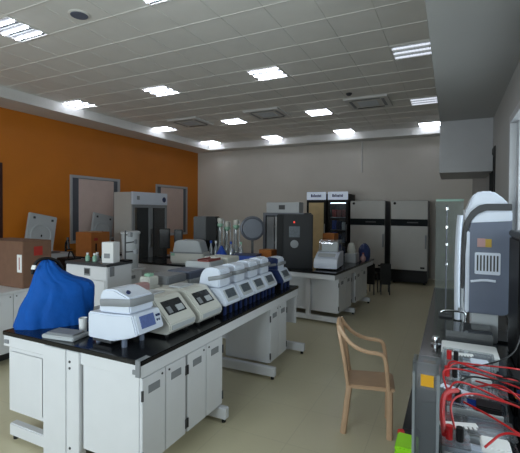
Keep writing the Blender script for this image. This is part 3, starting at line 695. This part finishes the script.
def freezer(x0, w, label):
    t = thing('upright_freezer', label, 'freezer', (x0, 9.22, 0), 0, 'tall upright freezers')
    MB().box(0, w, .06, .85, .05, 1.85, .006).build('body', 'alumd', t)
    d = MB().box(0, w, 0, .055, .32, 1.845, .01).build('door', 'freezer', t)
    b_ = MB().box(.0, w, -.006, .0, 1.29, 1.44).build('control_band', 'band', d)
    MB().box(w*.45, w*.75, -.009, -.006, 1.355, 1.38).build('display', 'darkgrey', b_)
    MB().box(w-.14, w-.05, -.008, 0, .36, .40, .003).build('badge', 'blackp', d); MB().cyl((.08, -.01, 1.79), (.08, 0, 1.79), .03).build('lock', 'blackp', d)
    MB().box(w-.05, w-.02, -.05, 0, .8, 1.1, .006).build('handle', 'grey', d)
    MB().box(.0, w, .02, .06, .05, .315).build('kick_grille', 'blackp', t)
    for a in (.06, w-.06):
        for c in (.14, .78): MB().cyl((a, c, 0), (a, c, .05), .03, seg=12).build('caster', 'rubber', t)
    return t
freezer(-2.12, .78, 'tall grey freezer with black band right of the display coolers')
freezer(-1.21, .76, 'tall grey freezer with black band nearest the glass screen')
def stool(loc, label, rz):
    t = thing('lab_chair', label, 'chair', loc, rz, 'black chairs at the far bench')
    MB().box(-.09, .09, -.14, .14, .36, .41, .012).build('seat', 'rubber', t); MB().box(-.1, .1, -.17, -.14, .2, .61, .012).build('backrest', 'rubber', t)
    for sx in (-1, 1):
        for sy in (-1, 1): MB().cyl((sx*.07, sy*.12, .36), (sx*.08, sy*.14, 0), .013, seg=8).build('leg', 'darkgrey', t)
    return t
s0 = stool((-1.38, 7.9, 0), 'black chair tucked at the far bench end, nearer the bench', R(-6)); dup(s0, (-1.15, 8.0, 0), 'black chair at the far bench end, nearer the right freezer', R(12))

# ------------------------------------------------------------------ tan plastic chair
t = thing('plastic_chair', 'tan moulded plastic armchair alone in the aisle', 'chair', (-.69, 2.96, 0), R(10.4))
HW = .145
MB().prism([(.0, .35), (.315, .36), (.335, .35), (.335, .335), (.315, .33), (0, .325), (-.01, .335)], -HW, HW, 'Y', .006).build('seat', 'chair', t, True)
for sy in (-1, 1):
    for x0, x1, y0 in ((.3, .3, .15), (.02, -.02, .155)):
        mb = MB(); mb.tube([(x0, sy*HW*.92, .345), ((x0+x1)/2, sy*y0*.97, .17), (x1, sy*y0, .0)], .022, .016, 8); mb.build('leg', 'chair', t, True)
    mb = MB(); mb.tube([(.29, sy*HW, .34), (.28, sy*(HW+.008), .47), (.265, sy*(HW+.01), .575), (.235, sy*(HW+.01), .60), (.12, sy*(HW+.01), .605), (.03, sy*(HW), .645), (-.03, sy*(HW-.015), .71), (-.062, sy*(HW-.03), .765)], .015, .011, 8, 1); mb.build('armrest', 'chair', t, True)
bk = MB(); bk.tube([(.01, -HW*.95, .34), (-.02, -HW*.98, .55), (-.06, -HW*.85, .73), (-.068, -HW*.5, .775), (-.07, 0, .785), (-.068, HW*.5, .775), (-.06, HW*.85, .73), (-.02, HW*.98, .55), (.01, HW*.95, .34)], .013, .011, 8, 2)
b_ = bk.build('backrest', 'chair', t, True)
for k in range(-2, 3): MB().tube([(.0, k*.047, .345), (-.025, k*.049, .55), (-.066, k*.045, .77)], .005, .014, 8, 1).build('slat', 'chair', b_, True)

# ------------------------------------------------------------------ right bench
# glass screen
o = thing('glass_screen', 'clear glass screen with greenish edge at the right bench end', 'glass screen', (0, 0, ZW))
MB().box(-.15, .12, 4.76, 4.772, .0, .96).build('pane', 'greenglass', o); MB().box(-.15, .12, 4.757, 4.775, .96, .985).build('edge', 'greenedge', o)
t = thing('clamp_stand', 'added rod stand with chrome beads imitating reflected light dots on the right bench', 'stand', (-.03, 3.55, ZW)); MB().box(-.05, .05, -.06, .06, 0, .02, .004).build('base', 'darkgrey', t); MB().cyl((0, 0, .02), (0, 0, .9), .005).build('rod', 'alumd', t)
for z in (.42, .58, .72, .87): MB().lathe([(.004, -.016), (.012, -.01), (.012, .01), (.004, .016)], (0, 0, z), 12).build('clamp', 'chrome', t, True)  # chrome beads on an added rod, standing in for bright reflection dots
t = thing('gas_tap', 'slim chrome tap reaching left over the right bench', 'tap', (.09, 3.35, ZW)); MB().tube([(.02, 0, 0), (.02, 0, .07), (.0, 0, .09), (-.13, 0, .085), (-.15, 0, .07)], .009, smooth=1).build('spout', 'chrome', t, True); MB().cyl((-.02, 0, .09), (-.02, 0, .115), .013).build('knob', 'grey', t)
t = thing('metal_knob', 'small chrome fitting at the aisle edge of the right bench', 'fitting', (-.075, 2.72, ZW)); MB().lathe([(.03, 0), (.03, .01), (.012, .015), (.012, .035), (.024, .04), (.02, .055)]).build('knob', 'chrome', t, True)
# imaging machine
t = thing('imaging_machine', 'tall blue grey imaging machine with white domed top on the right bench', 'imaging machine', (0, 2.9, ZW))
Zs = .7575
dome = [(.082, 1.60), (.1, 1.638), (.12, 1.70), (.14, 1.726), (.17, 1.737), (.238, 1.737), (.277, 1.71), (.306, 1.682), (.33, 1.65), (.345, 1.616), (.346, 1.40), (.1, 1.40)]
MB().prism([(a, c-Zs) for a, c in dome], .012, .36, 'Y', .012).build('head', 'coolwhite', t)
band = [(.066, 1.10), (.068, 1.34), (.075, 1.48), (.088, 1.555), (.115, 1.605), (.16, 1.645), (.2, 1.655), (.343, 1.655), (.343, 1.612), (.2, 1.612), (.155, 1.59), (.118, 1.545), (.098, 1.48), (.088, 1.34), (.08, 1.10)]
MB().prism([(a, c-Zs) for a, c in band], -.012, .3, 'Y', .004).build('trim_band', 'darkgrey', t)
MB().prism([(.088, .945-Zs), (.09, 1.34-Zs), (.11, 1.54-Zs), (.345, 1.56-Zs), (.345, .97-Zs), (.31, .945-Zs)], .0, .34, 'Y', .008).build('body', 'bluegrey', t)
MB().box(.088, .112, -.01, .03, .19, .72, .006).build('edge_strip', 'coolwhite', t)
MB().prism([(.114, .775), (.345, .79), (.345, .845), (.2, .845), (.14, .815)], -.006, .02, 'Y', .005).build('brow', 'coolwhite', t)
v = MB().box(.142, .285, -.012, 0, .445, .585, .004).build('vent_plate', 'coolwhite', t)
mb = MB()
for k in range(7): mb.box(.153+.0185*k, .162+.0185*k, -.014, -.011, .468, .568)
mb.build('vent_slots', 'darkgrey', v)
MB().box(.155, .2, -.005, 0, .62, .675).build('pink_label', 'pink', t); MB().box(.2, .235, -.006, 0, .62, .672).build('mustard_label', 'gold', t)
MB().tube([(.12, -.006, .395), (.2, -.008, .41), (.26, -.006, .405)], .006, .008, smooth=1).build('glint_strip', 'coolwhite', t, True)  # raised white strip standing in for a curved glint on the body
MB().box(.13, .28, .02, .3, 0, .188, .006).build('pedestal', 'lgrey', t); MB().box(.09, .34, .05, .33, 0.0, .015).build('base', 'blackp', t)
t = thing('white_tower', 'slim white curved tower behind the imaging machine', 'tower', (.055, 3.42, ZW)); MB().tube([(0, 0, .0), (-.006, 0, .35), (0, 0, .7), (.012, 0, .82)], .022, .03, smooth=2).build('column', 'coolwhite', t, True); MB().box(-.03, .03, -.04, .04, .0, .012).build('base', 'blackp', t); MB().tube([(.035, 0, .0), (.03, 0, .5), (.04, 0, .86)], .012, .02, smooth=1).build('rear_column', 'lgrey', t, True)
# dark instrument at the right wall
t = thing('dark_instrument', 'dark navy instrument at the right wall beside the imaging machine', 'instrument', (.37, 2.45, ZW)); MB().box(-.045, .045, 0, .4, 0, .70, .01).build('body', 'blackp', t); MB().box(-.046, .046, -.01, .41, .70, .735, .006).build('top', 'darkgrey', t); MB().box(-.04, .04, -.008, 0, .35, .62, .004).build('front_panel', 'navy', t)
# smoky box and white tray
t = thing('smoky_box', 'smoky clear acrylic box below the imaging machine', 'box', (-.02, 2.63, ZW))
MB().box(0, .25, 0, .006, 0, .12).box(0, .25, .224, .23, 0, .12).box(0, .006, .006, .224, 0, .12).box(.244, .25, .006, .224, 0, .12).box(0, .25, 0, .23, .12, .13).build('case', 'smoke', t); MB().box(.02, .23, .02, .21, .0, .06, .004).build('tray', 'darkgrey', t)
t = thing('white_tray', 'shiny white tray in front of the smoky acrylic box', 'tray', (-.035, 2.38, ZW)); MB().box(0, .27, 0, .2, 0, .07, .01).build('tray', 'lgrey', t); MB().box(-.005, .275, -.005, .205, .07, .08, .004).build('lid', 'paper', t)
def tank(loc, label, rz, h, seed):
    t = thing('gel_tank', label, 'gel tank', loc, rz, 'clear electrophoresis tanks')
    a, b_ = .22, .21; w = .006; rr = random.Random(seed)
    MB().box(0, a, 0, w, 0, h).box(0, a, b_-w, b_, 0, h).box(0, w, w, b_-w, 0, h).box(a-w, a, w, b_-w, 0, h).box(w, a-w, w, b_-w, 0, .01).build('tank_box', 'acrylic', t)
    MB().box(-.008, .09, -.008, b_+.008, h, h+.008, .003).box(.09, a+.008, .1, b_+.008, h, h+.008, .003).build('lid', 'acrylic', t)
    y = .018
    for m in ('paper', 'chrome', 'coolwhite', 'paper', 'bluep' if seed == 2 else 'lgrey', 'chrome', 'paper', 'coolwhite'):
        zz = h*(.65+.3*rr.random()); x0 = .012+.03*rr.random(); x1 = a-.012-.05*rr.random()
        MB().box(x0, x1, y, y+.012, .0105, zz, .002, Matrix.Rotation(R(rr.uniform(-2, 2)), 4, 'Z')).build('reflection_bar', m, t); y += .0225  # pale and chrome bars added to imitate bright reflections in the acrylic
    MB().cyl((.03, .03, h+.008), (.03, .03, h+.05), .011).build('red_plug', 'redp', t); MB().cyl((.06, .03, h+.008), (.06, .03, h+.05), .011).build('black_plug', 'blackp', t)
    MB().box(.12, .2, .02, .09, h*.9, h+.012, .004).build('clamp_block', ['paper', 'coolwhite', 'blackp', 'lgrey'][seed % 4], t)
    return t
tank((-.03, 2.12, ZW), 'clear gel tank farthest in the row, just before the shiny white tray', R(-2), .11, 1)
tank((-.035, 1.865, ZW), 'clear gel tank second from the shiny white tray', R(2), .12, 3)
tank((-.03, 1.605, ZW), 'clear gel tank with dark clamp block, third from the white tray', R(-3), .13, 2)
tank((-.025, 1.34, ZW), 'clear gel tank nearest the camera with a white clamp block', R(2), .12, 4)
for i, (x, y, z, a, m, n) in enumerate(((.05, 2.24, .8765, 10, 'paper', 'white plastic comb on the gel tank nearest the shiny tray'), (.03, 1.735, .8965, -25, 'coolwhite', 'pale plastic comb lying on the middle gel tank'), (.03, 1.47, .8865, 18, 'paper', 'white plastic comb lying on the nearest gel tank'))):
    q = thing('gel_comb', n, 'comb', (x, y, z), R(a), 'loose combs on the tanks')
    mb = MB(); mb.box(-.06, .06, -.012, .012, 0, .004)
    for k in range(8): mb.box(-.055+.014*k, -.047+.014*k, -.026, -.012, 0, .003)
    mb.build('comb', m, q)
def supply(loc, label):
    t = thing('power_supply', label, 'power supply', loc, 0, 'black power supplies')
    MB().box(-.08, .08, 0, .2, 0, .13, .008).build('body', 'blackp', t); MB().box(-.07, .03, -.004, 0, .06, .11).build('display', 'navy', t)
    for k in range(2): MB().cyl((-.05+.05*k, -.012, .03), (-.05+.05*k, 0, .03), .01).build('socket', ['redp', 'blackp'][k], t)
    return t
u0 = supply((.325, 1.92, ZW), 'black power supply farthest from the camera by the right wall'); dup(u0, (.325, 1.62, ZW), 'middle black power supply by the right wall beside the tanks'); dup(u0, (.325, 1.34, ZW), 'black power supply nearest the camera by the right wall')
cables = [
    ('redp', [(-.005, 1.89, .9), (-.0, 1.87, .97), (.08, 1.84, .96), (.2, 1.86, .93), (.3, 1.88, .915), (.4, 1.92, .9)], 'lead crossing the farthest gel tank'),
    ('redp', [(.0, 1.63, .92), (-.02, 1.7, .95), (-.02, 1.8, .95), (.06, 1.86, .94), (.22, 1.8, .93), (.38, 1.75, .9)], 'lead looping over the farthest tank corner'),
    ('redp', [(.0, 1.62, .93), (.02, 1.62, .98), (.1, 1.66, .95), (.2, 1.63, .92), (.33, 1.6, .91), (.4, 1.58, .88)], 'lead running from the middle gel tank'),
    ('redp', [(-.01, 1.36, .9), (-.02, 1.45, .93), (-.015, 1.55, .955), (.03, 1.6, .95)], 'thick lead bending along the left side of the tanks'),
    ('redp', [(.05, 1.58, .92), (.14, 1.5, .92), (.22, 1.42, .91), (.3, 1.46, .92), (.39, 1.48, .9)], 'lead sweeping right across the nearest tank'),
    ('redp', [(.08, 1.75, .91), (.18, 1.72, .96), (.24, 1.6, .94), (.3, 1.5, .92), (.36, 1.4, .91)], 'lead dropping towards the nearest power supply'),
    ('blackp', [(.18, 1.89, .92), (.24, 1.8, .96), (.3, 1.74, .93), (.38, 1.7, .92)], 'lead at the farthest power supply'),
    ('blackp', [(.18, 1.62, .94), (.22, 1.52, .97), (.3, 1.48, .93), (.38, 1.52, .92)], 'lead at the middle power supply'),
    ('blackp', [(.05, 1.98, .9), (.16, 2.02, .92), (.26, 2.1, .95), (.3, 2.2, 1.0), (.32, 2.35, .98)], 'lead hooked up beside the smoky box'),
    ('redp', [(-.015, 1.9, .9), (.02, 1.96, .93), (.12, 1.98, .925), (.22, 1.93, .95), (.3, 1.96, .94), (.41, 2.0, .93)], 'lead looped in front of the shiny white tray'),
    ('redp', [(.02, 1.4, .905), (.0, 1.48, .96), (.07, 1.56, .97), (.15, 1.58, .95), (.26, 1.55, .95), (.4, 1.62, .93)], 'lead arching over the middle of the tank row'),
    ('redp', [(.1, 1.34, .9), (.16, 1.4, .94), (.25, 1.36, .93), (.33, 1.3, .92), (.41, 1.36, .9)], 'lead lowest at the right of the nearest tank'),
    ('redp', [(.1, 1.8, .92), (.15, 1.7, .95), (.2, 1.72, .93), (.3, 1.68, .93), (.4, 1.66, .92)], 'lead ending between the two farther power supplies'),
    ('blackp', [(.02, 1.66, .92), (.06, 1.74, .96), (.16, 1.76, .95), (.28, 1.82, .94)], 'lead between the middle and farthest tanks'),
    ('gold', [(.22, 1.68, .93), (.28, 1.62, .94), (.33, 1.56, .92)], 'lead among the red ones'),
]
for m, pts, n in cables:
    o = MB().tube(pts, .0085 if 'thick' in n else .0036, seg=8, smooth=3).build('electrode_cable', m, None, True)
    tag(o, {'redp': 'red', 'blackp': 'black', 'gold': 'yellow'}[m] + ' electrode ' + n, 'cable', 'electrode leads')
# acrylic vessel
t = thing('acrylic_vessel', 'tall clear acrylic vessel with yellow label at the near bench edge', 'vessel', (-.062, 1.32, ZW))
a, h, w = .034, .385, .004
mb = MB(); mb.box(-a, a, -a, -a+w, 0, h).box(-a, a, a-w, a, 0, h).box(-a, -a+w, -a+w, a-w, 0, h).box(a-w, a, -a+w, a-w, 0, h).build('walls', 'acrylicv', t)
MB().box(-a-.004, a+.004, -a-.004, -a, h-.03, h).box(-a-.004, a+.004, a, a+.004, h-.03, h).box(-a-.004, -a, -a, a, h-.03, h).box(a, a+.004, -a, a, h-.03, h).build('rim', 'acrylicv', t)
MB().box(-a+w, a-w, -a+w, a-w, 0, .012).build('base', 'acrylicv', t)
for sx in (-1, 1):
    for sy in (-1, 1): MB().box(sx*a-.004, sx*a+.004, sy*a-.004, sy*a+.004, 0, h-.03, .001).build('edge_highlight', 'bottle', t)  # cloudy strips added as the bright edge highlights of the vessel
MB().box(-.014, .022, -a-.003, -a-.0005, .315, .35).build('label', 'yellow', t)
for k in range(1): MB().box(-a+.006, a-.006, -.002, .002, .0125, .25).build('plate', 'acrylicv', t)
t = thing('tip_box', 'lime green box at the very edge of the right bench', 'box', (-.125, 1.42, ZW)); MB().box(-.035, .035, -.05, .05, 0, .045, .005).build('box', 'lime', t); MB().box(-.035, .035, -.05, .05, .045, .06, .004).build('lid', 'lime', t)
t = thing('cap_tube', 'red capped dark tube lying behind the lime green box', 'tube', (-.128, 1.53, ZW)); MB().cyl((-.02, 0, .02), (.03, .03, .02), .018).build('tube', 'blackp', t); MB().cyl((-.032, -.007, .02), (-.02, 0, .02), .0195).build('cap', 'redp', t)

# ------------------------------------------------------------------ light
w = bpy.data.worlds.new('sky'); S.world = w; w.use_nodes = True
nt = w.node_tree; bg = nt.nodes['Background']
sky = nt.nodes.new('ShaderNodeTexSky'); sky.sky_type = 'NISHITA'; sky.sun_elevation = R(35); sky.sun_rotation = R(200); sky.sun_disc = False
nt.links.new(sky.outputs[0], bg.inputs['Color']); bg.inputs['Strength'].default_value = .12
def area(name, loc, rot, sx, sy, p, col):
    l = bpy.data.lights.new(name, 'AREA'); l.shape = 'RECTANGLE'; l.size = sx; l.size_y = sy; l.energy = p; l.color = col
    o = bpy.data.objects.new(name, l); COL.objects.link(o); o.location = loc; o.rotation_euler = rot
area('daylight_right', (XR+.16, 2.4, 1.58), (0, R(90), 0), 1.5, 2.6, 68, (.9, .94, 1))
area('daylight_near', (-1.7, YB-.16, 1.7), (R(90), 0, 0), 2.3, 1.5, 165, (.87, .92, 1))
area('daylight_near', (-4.6, YB-.16, 1.7), (R(90), 0, 0), 2.3, 1.5, 120, (.87, .92, 1))

S.view_settings.view_transform = 'Standard'; S.view_settings.look = 'None'; S.view_settings.gamma = 1
S.view_settings.use_curve_mapping = False; S.view_settings.exposure = -0.2
